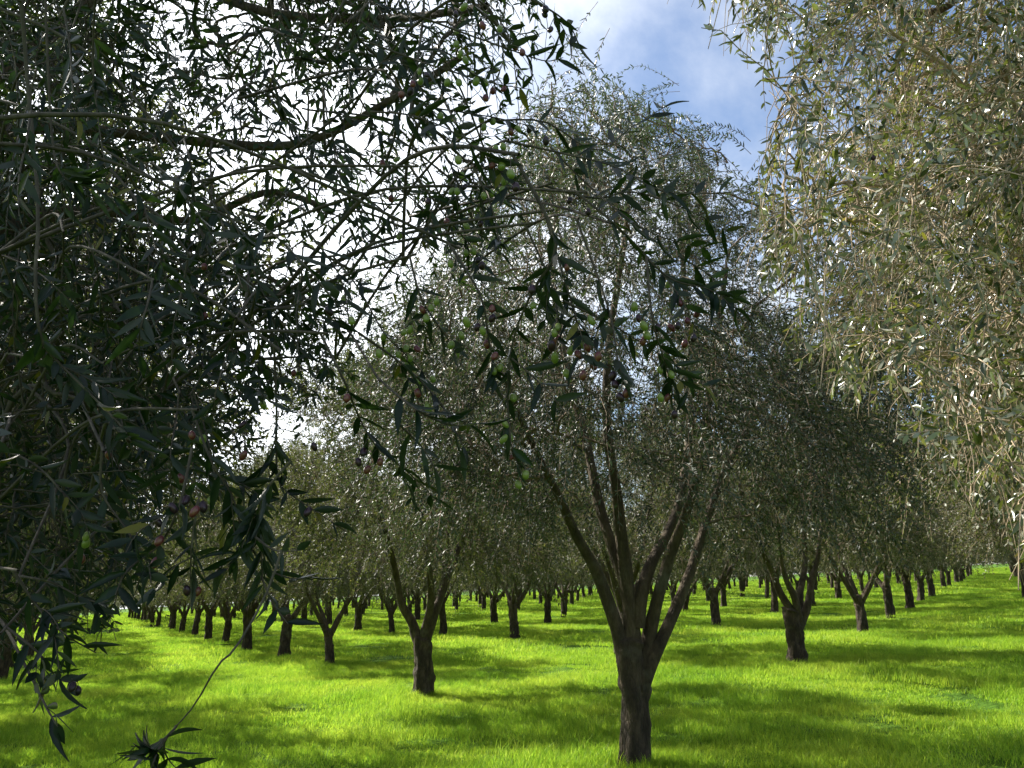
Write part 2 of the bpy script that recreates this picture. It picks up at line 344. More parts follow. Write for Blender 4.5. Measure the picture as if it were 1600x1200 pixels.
for k, s_ in enumerate(srcs):
    ip = ng.nodes.new('GeometryNodeInstanceOnPoints'); ob = ng.nodes.new('GeometryNodeObjectInfo'); ob.inputs[0].default_value = s_
    cmp = ng.nodes.new('FunctionNodeCompare'); cmp.data_type = 'INT'; cmp.operation = 'EQUAL'
    ii_ = [s for s in cmp.inputs if s.enabled]; ng.links.new(attr('src', 'INT'), ii_[0]); ii_[1].default_value = k
    ng.links.new(gi.outputs[0], ip.inputs['Points']); ng.links.new([s for s in cmp.outputs if s.enabled][0], ip.inputs['Selection'])
    ng.links.new(ob.outputs['Geometry'], ip.inputs['Instance']); ng.links.new(attr('rot', 'FLOAT_VECTOR'), ip.inputs['Rotation']); ng.links.new(attr('siz', 'FLOAT'), ip.inputs['Scale'])
    ng.links.new(ip.outputs[0], jn.inputs[0])
ng.links.new(jn.outputs[0], gout.inputs[0]); md = go.modifiers.new('spread', 'NODES'); md.node_group = ng

# ------------------------------------------------------------------ olive trees
def fill(limbs, T, ntw, tl, gr, up_from=None, H=7., c0=None, wob=.13):
    """branches from the limbs to every target point T, with twigs along them"""
    LPs = np.concatenate([l[len(l)//4:] for l in limbs])
    D0 = np.linalg.norm(T[:, None]-LPs[None], axis=2).min(1); T = T[np.argsort(D0)]; n = len(T)
    nodes = np.empty((len(LPs)+n*4, 3)); nodes[:len(LPs)] = LPs; m0 = len(LPs)
    own = np.full(len(nodes), -1); pos_ = np.zeros(len(nodes)); m = m0
    par = np.full(n, -1); B = np.empty((n, 7, 3)); u = np.linspace(0, 1, 7)[:, None]
    for k in range(n):
        q = nodes[:m]; dx = q-T[k]; D = np.sqrt((dx*dx).sum(1))+np.clip(dx[:, 2]+.15, 0, None)*.7
        j = int(D.argmin()); s = nodes[j]; par[k] = own[j]; ln = np.linalg.norm(T[k]-s)
        b_ = s*(1-u)+T[k]*u+(np.array([0, 0, .10])*ln+rng.normal(0, .08, 3)*ln)*4*u*(1-u)+rng.normal(0, .03*min(ln, .6), (7, 3))*(u > 0)*(u < 1)
        B[k] = b_; nodes[m:m+4] = b_[[2, 3, 5, 6]]; own[m:m+4] = k; m += 4
    cnt = np.ones(n)
    for k in range(n-1, -1, -1):
        if par[k] >= 0: cnt[par[k]] += cnt[k]
    fill.rad = np.clip(cnt**.42, 1, 6)
    ln = np.linalg.norm(B[:, -1]-B[:, 0], axis=1)[:, None]+1e-6
    i = np.repeat(np.arange(len(B)), ntw); t = 1-rng.uniform(0, 1, len(i))**1.3*np.minimum(.75, 1.1/ln[i, 0])
    st, Tn = sample_poly(B, i, t)
    c0 = np.array([0, 0, H*.5]) if c0 is None else c0
    d = nrm(rng.normal(0, 1, st.shape))*.85+Tn*.4+nrm(st-c0)*.45
    hi = np.zeros(len(st)) if up_from is None else np.clip((st[:, 2]/H-up_from)/.2, 0, 1)*(rng.uniform(0, 1, len(st)) < .8)
    d[:, 2] += hi*2.2
    g_ = gr[0]+(1-hi)*rng.uniform(0, gr[1]-gr[0], len(st))
    wob = np.broadcast_to(wob, (1,))[0]
    TW = grow(st, d, rng.uniform(*tl, len(st))*(1-.2*hi), 7, g_*(1-hi*.97), wob*(1-.45*hi))
    fill.B = B
    return B, TW
def targets(n, H, Rr, zlo, px=0., py=0.):
    n0 = n; n = int(n*1.5)
    z = zlo+(H-zlo)*rng.uniform(0, 1, n*3)**.9*.93; f_ = (z-zlo)/(H-zlo)
    rr = Rr*np.interp(f_, [0, .15, .4, .65, .85, 1], [.80, .93, 1.0, .95, .74, .34])*.88
    q = rng.uniform(0, 1, n*3)**.42; a = rng.uniform(0, 6.283, n*3)
    lob = 1+.10*np.sin(a*3+f_*4+px)+.07*np.sin(a*5-f_*6)
    k = rng.uniform(0, 1, n*3) < (rr/Rr)**1.2*(.35+.65*np.clip(q*1.3, 0, 1)); k[:5] = True
    x = rr*q*lob*np.cos(a); y = rr*q*lob*np.sin(a); o_ = rng.uniform(0, 6.28, 6)
    cl = np.sin(x*2.9+o_[0]+y)*np.sin(y*3.1+o_[1]-z)+np.sin(z*3.3+o_[2]+x*1.3)*np.sin(x*2.1-y*1.7+o_[3])+.5*np.sin(x*5+o_[4])*np.sin(z*5.3+y*4+o_[5])
    k &= rng.uniform(-1.1, .9, n*3) < cl
    return np.stack([x+px, y+py, z], -1)[k][:n0]

def gen_limbs(H, Rr, fh, n, rs, base=(0, 0)):
    a0 = rs.uniform(0, 6.28); out = []
    for k in range(n):
        a = a0+k*6.283/n+rs.normal(0, .25); u = np.array([math.cos(a), math.sin(a)])
        v = np.array([-u[1], u[0]])*rs.normal(0, .12)
        P = [(*(np.array(base)), fh-.28)]
        for f_, h_ in ((.10, .05), (.25, .19), (.38, .36), (.46, .54), (.52, .70)):
            q = np.array(base)+(u*(f_+rs.normal(0, .015))+v*f_*3)*Rr; P.append((q[0], q[1], fh+(H-fh)*(h_*.93+rs.normal(0, .01))))
        out.append(P)
    return out

def build_tree(name, seed, H, Rr, fh, nl, tr, q, nleaf, Ls, Ws, low, mats, limbs_pts=None, nt=260, ntw=8, one_wood=False, K=12, keep=None,
               lean=(0, 0), tl=(.5, 1.25), twr=.0035, tK=3, leafq=None, label=None, group=None, tf_=.62):
    global rng
    rng = np.random.default_rng(seed); rs = np.random.default_rng(seed+100)
    root = thing(name, label or 'olive tree', 'olive tree', group=group)
    tp = [(0, 0, -.08), (lean[0]*.3+.01, lean[1]*.3, fh*.33), (lean[0]*.7-.015, lean[1]*.7+.01, fh*.7), (lean[0], lean[1], fh+(.02 if limbs_pts is None else -.22))]
    LP = limbs_pts or gen_limbs(H, Rr, fh, nl, rs, lean)
    tv, tf, tcp, tcl = limb_mesh(tp, tr*1.0, tr*.88, K+12, 36, .11, rs, .5)
    wood = [(tv, tf, 0), (tv, tcp, 0)]
    cls = []; lm = []
    for k, P in enumerate(LP):
        r0 = tr*(.62 if limbs_pts is None else .56)*(1 if k else 1.1)
        v, f_, cp, C = limb_mesh(P, r0, .018 if limbs_pts is None else .022, K, 28, .05, rs)
        lm.append((v, f_, cp)); cls.append(C)
    def two(v, f_, cp, mi):           # join walls and cap on the same vertices
        return [(v, f_, mi), (v, cp, mi)]
    if one_wood:
        ch = two(tv, tf, tcp, 0)
        for l in lm: ch += two(*l, 1)
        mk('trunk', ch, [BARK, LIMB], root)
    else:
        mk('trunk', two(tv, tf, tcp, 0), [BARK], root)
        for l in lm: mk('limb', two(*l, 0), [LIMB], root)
    T = targets(nt, H, Rr, low+.25)
    B3, TW = fill(cls, T, ntw, tl, (.25, 1.15), tf_, H)
    TW = TW[TW[:, -1, 2] > low-.25+rng.uniform(-.25, .35, len(TW))]
    br_ = fill.rad*(.0035 if q else .005)
    if keep is not None: TW = TW[keep(TW)]; kb = keep(B3); B3 = B3[kb]; br_ = br_[kb]
    ch = []
    s3 = np.linspace(1, .6, B3.shape[1]); ch.append((*tubes(B3, br_[:, None]*s3, 5 if q else 3), 1))
    st = np.linspace(1, .4, TW.shape[1])
    ch.append((*tubes(TW, np.full((len(TW), 1), twr)*st, tK), 1))
    ch.append((*leaf_on(TW, nleaf, .12, Ls, Ws, q if leafq is None else leafq), 0))
    mk('crown', ch, mats, root)
    return root
def copy_tree(o, parent=None):
    c = o.copy(); COL.objects.link(c)
    if parent: c.parent = parent
    for ch in o.children: copy_tree(ch, c)
    return c

# lattice of the orchard: A = the big forked tree; a = along the left aisle; c = along the cross rows
A0 = np.array([1.1, 7.47]); av = np.array([-2.36, 4.5]); cv = np.array([6.1, 1.6])
meas = [(-1.42, 13.0), (-4.2, 18.79), (-6.37, 22.6), (-8.7, 26.6), (-10.83, 30.6), (-13.02, 34.6), (-15.28, 38.9), (-17.67, 43.2), (-20.11, 47.8),
        (-6.66, 35.01), (-4.76, 31.98), (-2.44, 28.83), (-5.21, 43.96), (-3.09, 41.2), (-.8, 36.16), (.08, 24.84), (1.5, 33.62), (2.57, 39.79),
        (7.71, 35.79), (6.66, 26.18), (10.58, 40.0), (10.42, 31.8), (5.04, 14.44), (13.78, 36.83), (8.7, 20.0), (12.3, 26.09), (15.1, 30.39), (18.87, 36.87), (22.19, 42.16)]
cells = {}
for mx_, my_ in meas:
    uv = np.linalg.solve(np.stack([av, cv], 1), np.array([mx_, my_])-A0); k, i = round(uv[0]), round(uv[1])
    if (k, i) not in cells: cells[(k, i)] = (mx_, my_)
lat = []
rl = np.random.default_rng(3)
for k in range(-4, 40):
    for i in range(-12, 32):
        p = A0+k*av+i*cv
        if (k, i) in cells: p = np.array(cells[(k, i)])
        else: p = p+rl.normal(0, .2, 2)
        d = math.hypot(*p)
        if p[1] < 4 or d > 118: continue
        az = p[0]/p[1]
        marg = 3.4/d
        if az < -.70-marg*1.6 or az > .70+marg: continue
        lat.append((d, k, i, p))
lat.sort(key=lambda q: q[0])

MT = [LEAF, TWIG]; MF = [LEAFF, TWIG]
# --- big forked tree
gA = gz(*A0)
def P2(px, py, dy=0.):
    q = pt(px, py, A0[1]+dy); return (q[0]-A0[0], q[1]-A0[1], q[2]-gA)
LA = [[P2(985, 1085), P2(968, 1000), P2(948, 935, -.1), P2(925, 880, -.2), P2(898, 832, -.35), P2(868, 765, -.6), P2(825, 680, -.9), P2(790, 590, -1.2)],
      [P2(990, 1060), P2(985, 985), P2(980, 925, .05), P2(955, 850, .1), P2(935, 780, .2), P2(918, 700, .3), P2(895, 610, .4), P2(870, 500, .5), P2(865, 380, .6), P2(880, 260, .6)],
      [P2(992, 1010), P2(982, 930), P2(972, 850, -.1), P2(962, 760, -.2), P2(950, 680, -.25), P2(948, 590, -.3), P2(958, 490, -.4), P2(975, 380, -.5), P2(985, 270, -.5)],
      [P2(996, 980), P2(1004, 925), P2(1018, 880, .1), P2(1042, 835, .25), P2(1062, 780, .4), P2(1075, 690, .6), P2(1080, 590, .8), P2(1070, 450, .9), P2(1060, 330, 1.)],
      [P2(1003, 1060), P2(1016, 990, .05), P2(1030, 925, -.05), P2(1050, 860, -.1), P2(1072, 800, -.2), P2(1092, 730, -.3), P2(1106, 640, -.4), P2(1120, 530, -.5), P2(1135, 420, -.6)],
      [P2(1000, 1085), P2(1022, 1025), P2(1052, 960, .1), P2(1080, 890, .2), P2(1105, 810, .35), P2(1135, 730, .5), P2(1180, 650, .7), P2(1235, 580, .9)]]
def keepA(P, f_=1.):
    px, py, z = proj(P[:, -1]+np.array([A0[0], A0[1], gA]))
    top = np.interp(px, [620, 720, 800, 850, 950, 1010, 1080, 1120, 1180, 1260, 1400], [500, 350, 215, 150, 112, 135, 200, 260, 310, 400, 500])
    return (py > top+np.abs(rng.normal(0, 28, len(px)))-22) & ~((py > 640+rng.uniform(-30, 60, len(px))) & (px > 880) & (px < 1060) & (rng.uniform(0, 1, len(px)) < .62)) \
        & (py < 900+rng.normal(0, 30, len(px)))
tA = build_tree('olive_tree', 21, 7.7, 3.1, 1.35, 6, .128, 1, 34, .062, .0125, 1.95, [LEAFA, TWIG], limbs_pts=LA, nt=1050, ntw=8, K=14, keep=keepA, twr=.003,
                label='big forked olive tree with six long bare limbs, standing nearest on the sunlit grass')
tA.location = (A0[0], A0[1], gA)

# --- variants to copy
mid = []
for s_, (H, Rr, fh, nl, tr, ln) in enumerate([(6.0, 2.6, 1.25, 3, .15, (.05, 0)), (5.8, 2.5, 1.15, 4, .145, (-.04, .05)), (6.2, 2.65, 1.35, 4, .135, (.02, -.05)), (5.9, 2.55, 1.2, 3, .15, (.08, .03)), (6.1, 2.5, 1.0, 4, .12, (-.12, .06)), (5.7, 2.4, 1.35, 3, .13, (.1, -.1))]):
    mid.append(build_tree('olive_tree', 40+s_, H, Rr, fh, nl, tr, 0, 26, .082, .021, 1.7, MT, nt=340, ntw=8, lean=ln, twr=.0045))
def custom(c, lims, **kw):
    gc_ = gz(*c); out = []
    for l in lims:
        out.append([tuple(pt(x, y, c[1]+dy)-np.array([c[0], c[1], gc_])) for x, y, dy in l])
    return out
cB, cT = np.array([-1.42, 13.0]), np.array([5.04, 14.44])
LB_ = custom(cB, [[(657, 1010, 0), (645, 975, 0), (628, 945, -.1), (620, 905, -.2), (608, 850, -.5), (590, 780, -.9), (580, 700, -1.1)],
                  [(662, 1015, 0), (676, 965, 0), (690, 925, .1), (697, 870, .3), (700, 800, .4), (705, 700, .5)],
                  [(660, 1000, 0), (672, 950, -.1), (672, 900, -.4), (660, 830, -.6), (650, 740, -.5)],
                  [(666, 1000, 0), (690, 930, .3), (715, 860, .7), (745, 790, 1.0), (770, 720, 1.1)]])
tB = build_tree('olive_tree', 31, 5.9, 2.6, 1.15, 4, .15, 1, 30, .074, .017, 1.75, MT, limbs_pts=LB_, nt=420, ntw=8, twr=.0035,
                label='olive tree with one thick and one curved limb, first behind the big forked tree')
tB.location = (*cB, gz(*cB))
LT_ = custom(cT, [[(1243, 985, 0), (1236, 955, 0), (1218, 925, 0), (1205, 890, -.1), (1190, 860, -.4), (1165, 800, -.8), (1150, 730, -1.)],
                  [(1246, 990, 0), (1262, 945, 0), (1270, 900, .1), (1278, 870, .2), (1284, 810, .3), (1290, 740, .5)],
                  [(1250, 975, 0), (1242, 935, -.1), (1228, 905, -.2), (1220, 870, -.3), (1213, 790, -.5)],
                  [(1252, 975, 0), (1250, 930, .3), (1258, 880, .6), (1255, 800, .8), (1250, 730, .9)]])
tT = build_tree('olive_tree', 33, 6.1, 2.6, 1.2, 4, .15, 1, 30, .074, .017, 1.75, MT, limbs_pts=LT_, nt=420, ntw=8, twr=.0035,
                label='olive tree with crossing crooked limbs, next one right of the big forked tree')
tT.location = (*cT, gz(*cT))
far = []
for s_, (H, Rr, fh, nl, tr, ln) in enumerate([(6.0, 2.6, 1.2, 4, .15, (.04, 0)), (5.8, 2.5, 1.1, 3, .14, (-.03, .04)), (6.2, 2.6, 1.25, 4, .135, (.0, -.05))]):
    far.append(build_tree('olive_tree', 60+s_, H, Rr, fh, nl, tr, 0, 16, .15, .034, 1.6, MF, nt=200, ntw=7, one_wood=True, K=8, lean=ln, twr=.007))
used = set()
rowname = {0: 'the aisle row of the big forked tree', 1: 'the first row beyond the big forked tree', 2: 'the second row beyond the big forked tree', 3: 'the third row beyond the big forked tree', -1: 'the row across the aisle'}
ordn = ['', 'first', 'second', 'third', 'fourth', 'fifth', 'sixth', 'seventh', 'eighth', 'ninth', 'tenth', 'eleventh', 'twelfth', 'thirteenth', 'fourteenth', 'fifteenth', 'sixteenth']
TREES = []
for n_, (d, k, i, p) in enumerate(lat):
    if (k, i) in ((0, 0), (1, 0)) or abs(p[0]-5.04)+abs(p[1]-14.44) < .1: continue
    src = mid if d < 38 else far
    v = (k*5+i*3) % len(src)
    if (k, i) == (1, 0): v = 0
    s = src[v]
    if s.name not in used: used.add(s.name); o = s
    else: o = copy_tree(s)
    o.location = (p[0], p[1], gz(*p)); o.rotation_euler = (float(rl.normal(0, .03)), float(rl.normal(0, .03)), float(rl.uniform(0, 6.28)))
    f_ = float(rl.uniform(.86, 1.12)); o.scale = (f_, f_*float(rl.uniform(.93, 1.08)), f_*float(rl.uniform(.93, 1.08)))
    if (k, i) == (0, -1) or (k, i) == (1, -1): f_ = 1.22; o.scale = (f_, f_, 1.1)
    if (k, i) == (9, -90): o.scale = (.95, .95, 1.05)
    if (k, i) == (0, 1): o.scale = (1.28, 1.28, 1.22)
    TREES.append((d, k, i, o))
for s in mid+far:
    if s.name not in used:
        for c_ in list(s.children): bpy.data.objects.remove(c_)
        bpy.data.objects.remove(s)
rng = np.random.default_rng(8); n = 60000      # the grove beyond, one mass
azs = rng.uniform(-.8, .8, n); dd = rng.uniform(122, 200, n); xx = dd*np.sin(azs); yy = dd*np.cos(azs)
base = gz(xx, yy); zz_ = base+1.5+rng.uniform(0, 1, n)**.8*(4.2+.5*np.sin(xx*1.1)+.4*np.sin(yy*.9))
pp = np.stack([xx, yy, zz_], -1); V, Fc = leaves(pp, rng.normal(0, 1, (n, 3)), rng.normal(0, 1, (n, 3)), rng.uniform(.5, 1.1, n), rng.uniform(.25, .5, n), 0)
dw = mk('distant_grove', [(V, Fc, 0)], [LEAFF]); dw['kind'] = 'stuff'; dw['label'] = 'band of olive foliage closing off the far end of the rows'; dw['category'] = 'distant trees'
#LABELS
for d, k, i, o in TREES:
    if d < 60:
        num = ['no', 'one', 'two', 'three', 'four', 'five', 'six', 'seven', 'eight', 'nine', 'ten', 'eleven', 'twelve', 'thirteen', 'fourteen', 'fifteen']
        sd = '%s %s %s of the aisle-edge row' % (num[min(abs(i), 15)], 'tree' if abs(i) == 1 else 'trees', 'left' if i < 0 else 'right')
        if i == 0: lb = 'olive tree on the aisle edge, %s in line behind the big forked tree' % ordn[k]
        elif k == 0: lb = 'olive tree level with the big forked tree, ' + sd
        elif k < 0: lb = 'olive tree %s cross rows nearer, ' % num[-k] + sd
        else: lb = 'olive tree in the %s cross row back, ' % (ordn[k] if k < 17 else 'far') + sd
        o['label'] = lb; o['group'] = 'olive trees planted in rows'
    else:
        o['label'] = 'far small olive tree lost among the distant rows'; o['group'] = 'distant olive trees'

#FOREGROUND_MARK
# ------------------------------------------------------------------ the two trees whose crowns hang into the view
def region(px, py, yb, xb):              # right-hand border of the left mass as a function of height
    return px < np.interp(py, yb, xb)
LB_Y = [-900, 0, 100, 200, 300, 400, 500, 600, 700, 800, 900, 1000, 1060, 1100]
LB_X = [900, 835, 860, 840, 830, 790, 700, 600, 420, 320, 225, 170, 90, -200]
RB_Y = [-900, 0, 60, 130, 200, 300, 400, 500, 600, 650, 700, 800, 900, 960, 1000]
RB_X = [1000, 1060, 1110, 1185, 1195, 1170, 1155, 1180, 1270, 1310, 1420, 1520, 1575, 1620, 2000]
rng = np.random.default_rng(77)
def near_tree(name, base, label, limbs, tr, fh):
    g0 = gz(*base); root = thing(name, label, 'olive tree', (base[0], base[1], g0))
    off = np.array([base[0], base[1], g0]); rs = np.random.default_rng(9)
    v, f_, cp, C = limb_mesh([(0, 0, -.08), (.02, 0, fh*.4), (-.01, .02, fh)], tr*1.15, tr, 16, 20, .07, rs, .45)
    mk('trunk', [(v, f_, 0)], [BARK], root); cl = []
    for k, (P, r0) in enumerate(limbs):
        P = [tuple(np.array(p)-off) for p in P]; P = [(0, 0, fh-.3)]+P
        v, f_, cp, C = limb_mesh(P, r0, .012, 12, 40, .05, rs); cl.append(C+off)
        mk('limb', [(v, f_, 0)], [LIMB], root)
    return root, off, cl
def local(ch, off): return [(v-off, f_, m_) for v, f_, m_ in ch]

# tree on the left: it arches over the camera
LBASE = np.array([-2.6, 1.5])
limbsL = [([(-2.4, 1.8, 2.3), pt(-150, 250, 2.3), pt(60, 200, 2.7), pt(250, 215, 2.9), pt(400, 228, 2.8), pt(500, 215, 2.7), pt(640, 140, 2.5), pt(720, 90, 2.4)], .032),
          ([(-2.3, 1.7, 2.0), pt(-160, 420, 2.2), pt(40, 345, 2.5), pt(160, 330, 2.8), pt(300, 345, 3.1), pt(420, 300, 3.2), pt(520, 330, 3.1)], .042),
          ([(-2.7, 2.0, 2.4), (-2.3, 2.7, 3.4), pt(200, -30, 3.2), pt(420, 20, 3.0), pt(600, 30, 2.7), pt(760, 10, 2.2)], .045),
          ([(-2.9, 1.8, 2.2), (-3.2, 2.5, 3.2), (-3.4, 3.2, 4.4), (-3.3, 3.6, 5.4)], .06),
          ([(-2.6, 1.2, 2.3), (-2.0, 1.0, 3.4), (-1.2, 1.1, 4.4), (-.5, 1.4, 4.8)], .055),
          ([(-2.7, 1.9, 1.9), pt(-200, 640, 2.6), pt(-40, 560, 3.1), pt(120, 590, 3.6), pt(230, 640, 3.8)], .045)]
tL, offL, clL = near_tree('olive_tree', LBASE, 'shaded olive tree overhanging the camera, its dark boughs full of green and purple olives', limbsL, .17, 1.3)
def keepL(P, soft=26):
    ok = np.ones(len(P), bool)
    for j in (P.shape[1]//2, -1):
        px, py, z = proj(P[:, j]); ok &= region(px+rng.normal(0, soft, len(px)), py, LB_Y, LB_X) | (P[:, j, 1] < .2)
    ok &= np.linalg.norm(P-CAM, axis=2).min(1) > 1.25
    return ok
def holes(px, py, k):                    # looser crown where the photograph shows sky
    c = np.sin(px*.021+1.3*k)*np.sin(py*.027+k)+.6*np.sin(px*.011-py*.016+2*k)
    return c
n = 2500
px = rng.uniform(-600, 880, n); py = rng.uniform(-650, 1050, n); Yd = rng.uniform(1.8, 4.4, n)
ok = region(px, py+40, LB_Y, LB_X); zone_ = (px > 230) & (py > 60) & (py < 760)
ok &= ~(zone_ & (rng.uniform(0, 1, n) < .52+.28*holes(px, py, 1)))
ok &= ~((px < -60) & (rng.uniform(0, 1, n) < .45))
ok &= ~((py > 640) & (px > 200) & (rng.uniform(0, 1, n) < .55)) & ~((py > 900) & (rng.uniform(0, 1, n) < .6))
T = np.array([pt(a, b, c) for a, b, c in zip(px[ok], py[ok], Yd[ok])]); T = T[T[:, 2] > .5]
# and the part of its crown above and to the left, outside the picture
T2 = targets(150, 6.2, 2.5, 2.0)+offL
q = proj(T2); T2 = T2[(T2[:, 1] < 1.0) | (q[0] < 0) | (q[1] < -40)]; T = np.vstack([T, T2])
B, TW = fill(clL, T, 4, (.2, .6), (.2, .9), None, 6.2, c0=np.array([-2.6, 1.5, 3.2]), wob=.24)
TW = TW[keepL(TW)]; kb = keepL(B, 10); B = B[kb]; br_ = fill.rad[kb]*.0024; TIE = B[:, [3, 6]].reshape(-1, 3)
ch = [(*tubes(B, br_[:, None]*np.linspace(1, .7, 7), 5), 0), (*tubes(TW, np.full((len(TW), 1), .0022)*np.linspace(1, .45, 7), 4), 0)]
o = mk('twigs', local(ch, offL), [TWIGD], tL); o['kind'] = 'stuff'
hl = rng.uniform(0, 1, len(TW)) < .8
ch = [(*leaf_on(TW[hl], 12, .2, .066, .0135, 1), 0)]
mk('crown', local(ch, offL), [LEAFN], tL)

# tree on the right, its crown in the sun
RBASE = np.array([3.7, 2.9])
limbsR = [([(3.5, 3.1, 2.2), pt(1900, 500, 3.2), pt(1720, 330, 3.5), pt(1560, 210, 3.7), pt(1430, 60, 3.9), pt(1330, -60, 4.0)], .06),
          ([(3.7, 3.2, 2.0), pt(1950, 620, 3.4), pt(1760, 480, 3.8), pt(1620, 400, 4.1), pt(1480, 330, 4.3), pt(1350, 250, 4.4), pt(1260, 240, 4.4)], .06),
          ([(3.6, 2.7, 2.3), (3.3, 2.8, 3.4), pt(1600, -100, 3.0), pt(1480, 10, 3.1), pt(1390, 20, 3.2)], .05),
          ([(4.0, 2.9, 2.3), (4.5, 3.2, 3.5), (4.8, 3.5, 4.8)], .06),
          ([(3.8, 2.5, 2.3), (4.0, 1.9, 3.5), (3.9, 1.3, 4.6)], .06)]
tR, offR, clR = near_tree('olive_tree', RBASE, 'sunlit olive tree at the right whose golden twigs and glinting leaves hang into view', limbsR, .17, 1.3)
def keepR(P, soft=14):
    ok = np.ones(len(P), bool)
    for j in (P.shape[1]//2, -1):
        px, py, z = proj(P[:, j]); b_ = np.interp(py, RB_Y, RB_X)
        ok &= (px+rng.normal(0, soft, len(px)) > b_) | (P[:, j, 1] < .3)
    ok &= np.linalg.norm(P-CAM, axis=2).min(1) > 1.7
    return ok
n = 1600
px = rng.uniform(1060, 2200, n); py = rng.uniform(-500, 900, n); Yd = rng.uniform(2.0, 4.6, n)
ok = px > np.interp(py+70, RB_Y, RB_X)
ok &= rng.uniform(0, 1, n) > .18+.3*holes(px, py, 4)
ok &= ~((px > 1700) & (rng.uniform(0, 1, n) < .5)) & ~((py < 130) & (px < 1400) & (rng.uniform(0, 1, n) < .35))
T = np.array([pt(a, b, c) for a, b, c in zip(px[ok], py[ok], Yd[ok])]); T = T[T[:, 2] > .9]
T2 = targets(120, 6.2, 2.5, 2.0)+offR; q = proj(T2); T2 = T2[(T2[:, 1] < 1.5) | (q[0] > 1650) | (q[1] < -40)]; T = np.vstack([T, T2])
B, TW = fill(clR, T, 8, (.22, .8), (.4, 1.4), None, 6.2, c0=np.array([3.7, 2.9, 3.4]), wob=.17)
TW = TW[keepR(TW)]; kb = keepR(B, 5); B = B[kb]; br_ = fill.rad[kb]*.0024
ch = [(*tubes(B, br_[:, None]*np.linspace(1, .7, 7), 5), 0), (*tubes(TW, np.full((len(TW), 1), .0027)*np.linspace(1, .45, 7), 4), 0)]
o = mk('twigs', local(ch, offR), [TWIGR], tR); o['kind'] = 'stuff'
hl = rng.uniform(0, 1, len(TW)) < .68
ch = [(*leaf_on(TW[hl], 16, .2, .058, .0135, 1), 0)]
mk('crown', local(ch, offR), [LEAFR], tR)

# ---- the near hanging shoots of the left tree: stem (a part) > leaves, olives
ST = [([(770, -30), (850, 10), (890, 40), (905, 75)], 1.3), ([(640, 20), (720, 50), (790, 75), (850, 95), (880, 90)], 1.35),
 ([(560, 60), (640, 90), (700, 110), (770, 130), (830, 140)], 1.4), ([(600, 110), (650, 160), (720, 175), (780, 185), (840, 200)], 1.35),
 ([(690, 150), (730, 220), (770, 250), (800, 300)], 1.3), ([(760, 190), (850, 190), (930, 235), (985, 200), (1050, 160)], 1.4),
 ([(790, 220), (880, 240), (960, 260), (1040, 300), (1150, 300)], 1.4), ([(800, 240), (845, 320), (870, 390), (835, 450), (805, 520), (793, 600), (798, 690), (815, 740)], 1.35),
 ([(850, 290), (930, 310), (990, 300), (1080, 330), (1150, 370)], 1.5), ([(900, 300), (960, 350), (1010, 400), (1060, 460), (1090, 520)], 1.4),
 ([(850, 330), (880, 430), (900, 500), (910, 570)], 1.35), ([(900, 340), (950, 480), (965, 560), (975, 600)], 1.4),
 ([(960, 350), (1040, 430), (1100, 450), (1150, 470)], 1.45), ([(1010, 400), (1020, 500), (1040, 570), (1055, 630)], 1.45),
 ([(820, 350), (860, 440), (870, 490), (870, 550)], 1.4), ([(560, 150), (600, 230), (610, 300)], 1.6), ([(640, 180), (700, 250), (720, 300)], 1.4),
 ([(740, 260), (770, 330), (780, 390)], 1.45), ([(640, 260), (690, 330), (740, 390), (755, 420)], 1.5), ([(560, 300), (610, 340), (625, 375)], 1.6),
 ([(520, 400), (560, 450), (600, 520), (640, 560), (670, 590)], 1.6), ([(640, 400), (660, 470), (700, 530), (715, 560)], 1.4),
 ([(700, 380), (750, 460), (765, 540), (775, 590)], 1.4), ([(560, 520), (630, 570), (680, 620), (705, 660), (735, 720)], 1.35),
 ([(500, 520), (540, 600), (560, 650), (590, 700), (640, 740), (690, 790)], 1.3), ([(480, 360), (530, 430), (545, 500)], 1.6),
 ([(32, -20), (45, 150), (60, 320), (55, 440), (64, 527), (90, 565), (180, 655), (205, 690)], 1.15),
 ([(70, -20), (80, 200), (95, 270), (130, 290), (190, 310)], 1.25), ([(150, -20), (145, 100), (155, 200), (165, 260)], 1.3),
 ([(180, 670), (250, 715), (320, 740), (385, 760), (420, 790)], 1.3), ([(428, 540), (432, 640), (432, 720), (440, 760), (480, 790), (540, 830)], 1.3),
 ([(300, 640), (330, 720), (365, 780), (375, 850), (330, 900)], 1.35), ([(160, 700), (160, 770), (200, 830), (230, 880)], 1.25),
 ([(300, 700), (280, 790), (250, 850), (200, 890), (180, 930)], 1.3), ([(455, 720), (408, 780), (408, 850), (412, 920)], 1.25),
 ([(440, 860), (415, 930), (370, 1010), (340, 1040), (305, 1100), (275, 1135), (250, 1160), (236, 1174)], 1.2),
 ([(310, 780), (300, 850), (297, 905)], 1.3), ([(20, 890), (60, 950), (100, 990), (150, 1020)], 1.35), ([(10, 980), (60, 1020), (90, 1060), (118, 1065)], 1.4),
 ([(30, 900), (80, 910), (130, 935), (170, 945)], 1.4), ([(50, 1060), (75, 1110), (90, 1135)], 1.5), ([(0, 700), (60, 730), (110, 790), (130, 860)], 1.3),
 ([(330, 400), (400, 450), (450, 520), (480, 560)], 1.6), ([(250, 360), (300, 450), (320, 530), (310, 580)], 1.5), ([(380, 500), (400, 570), (411, 630)], 1.5)]
rs = np.random.default_rng(4)
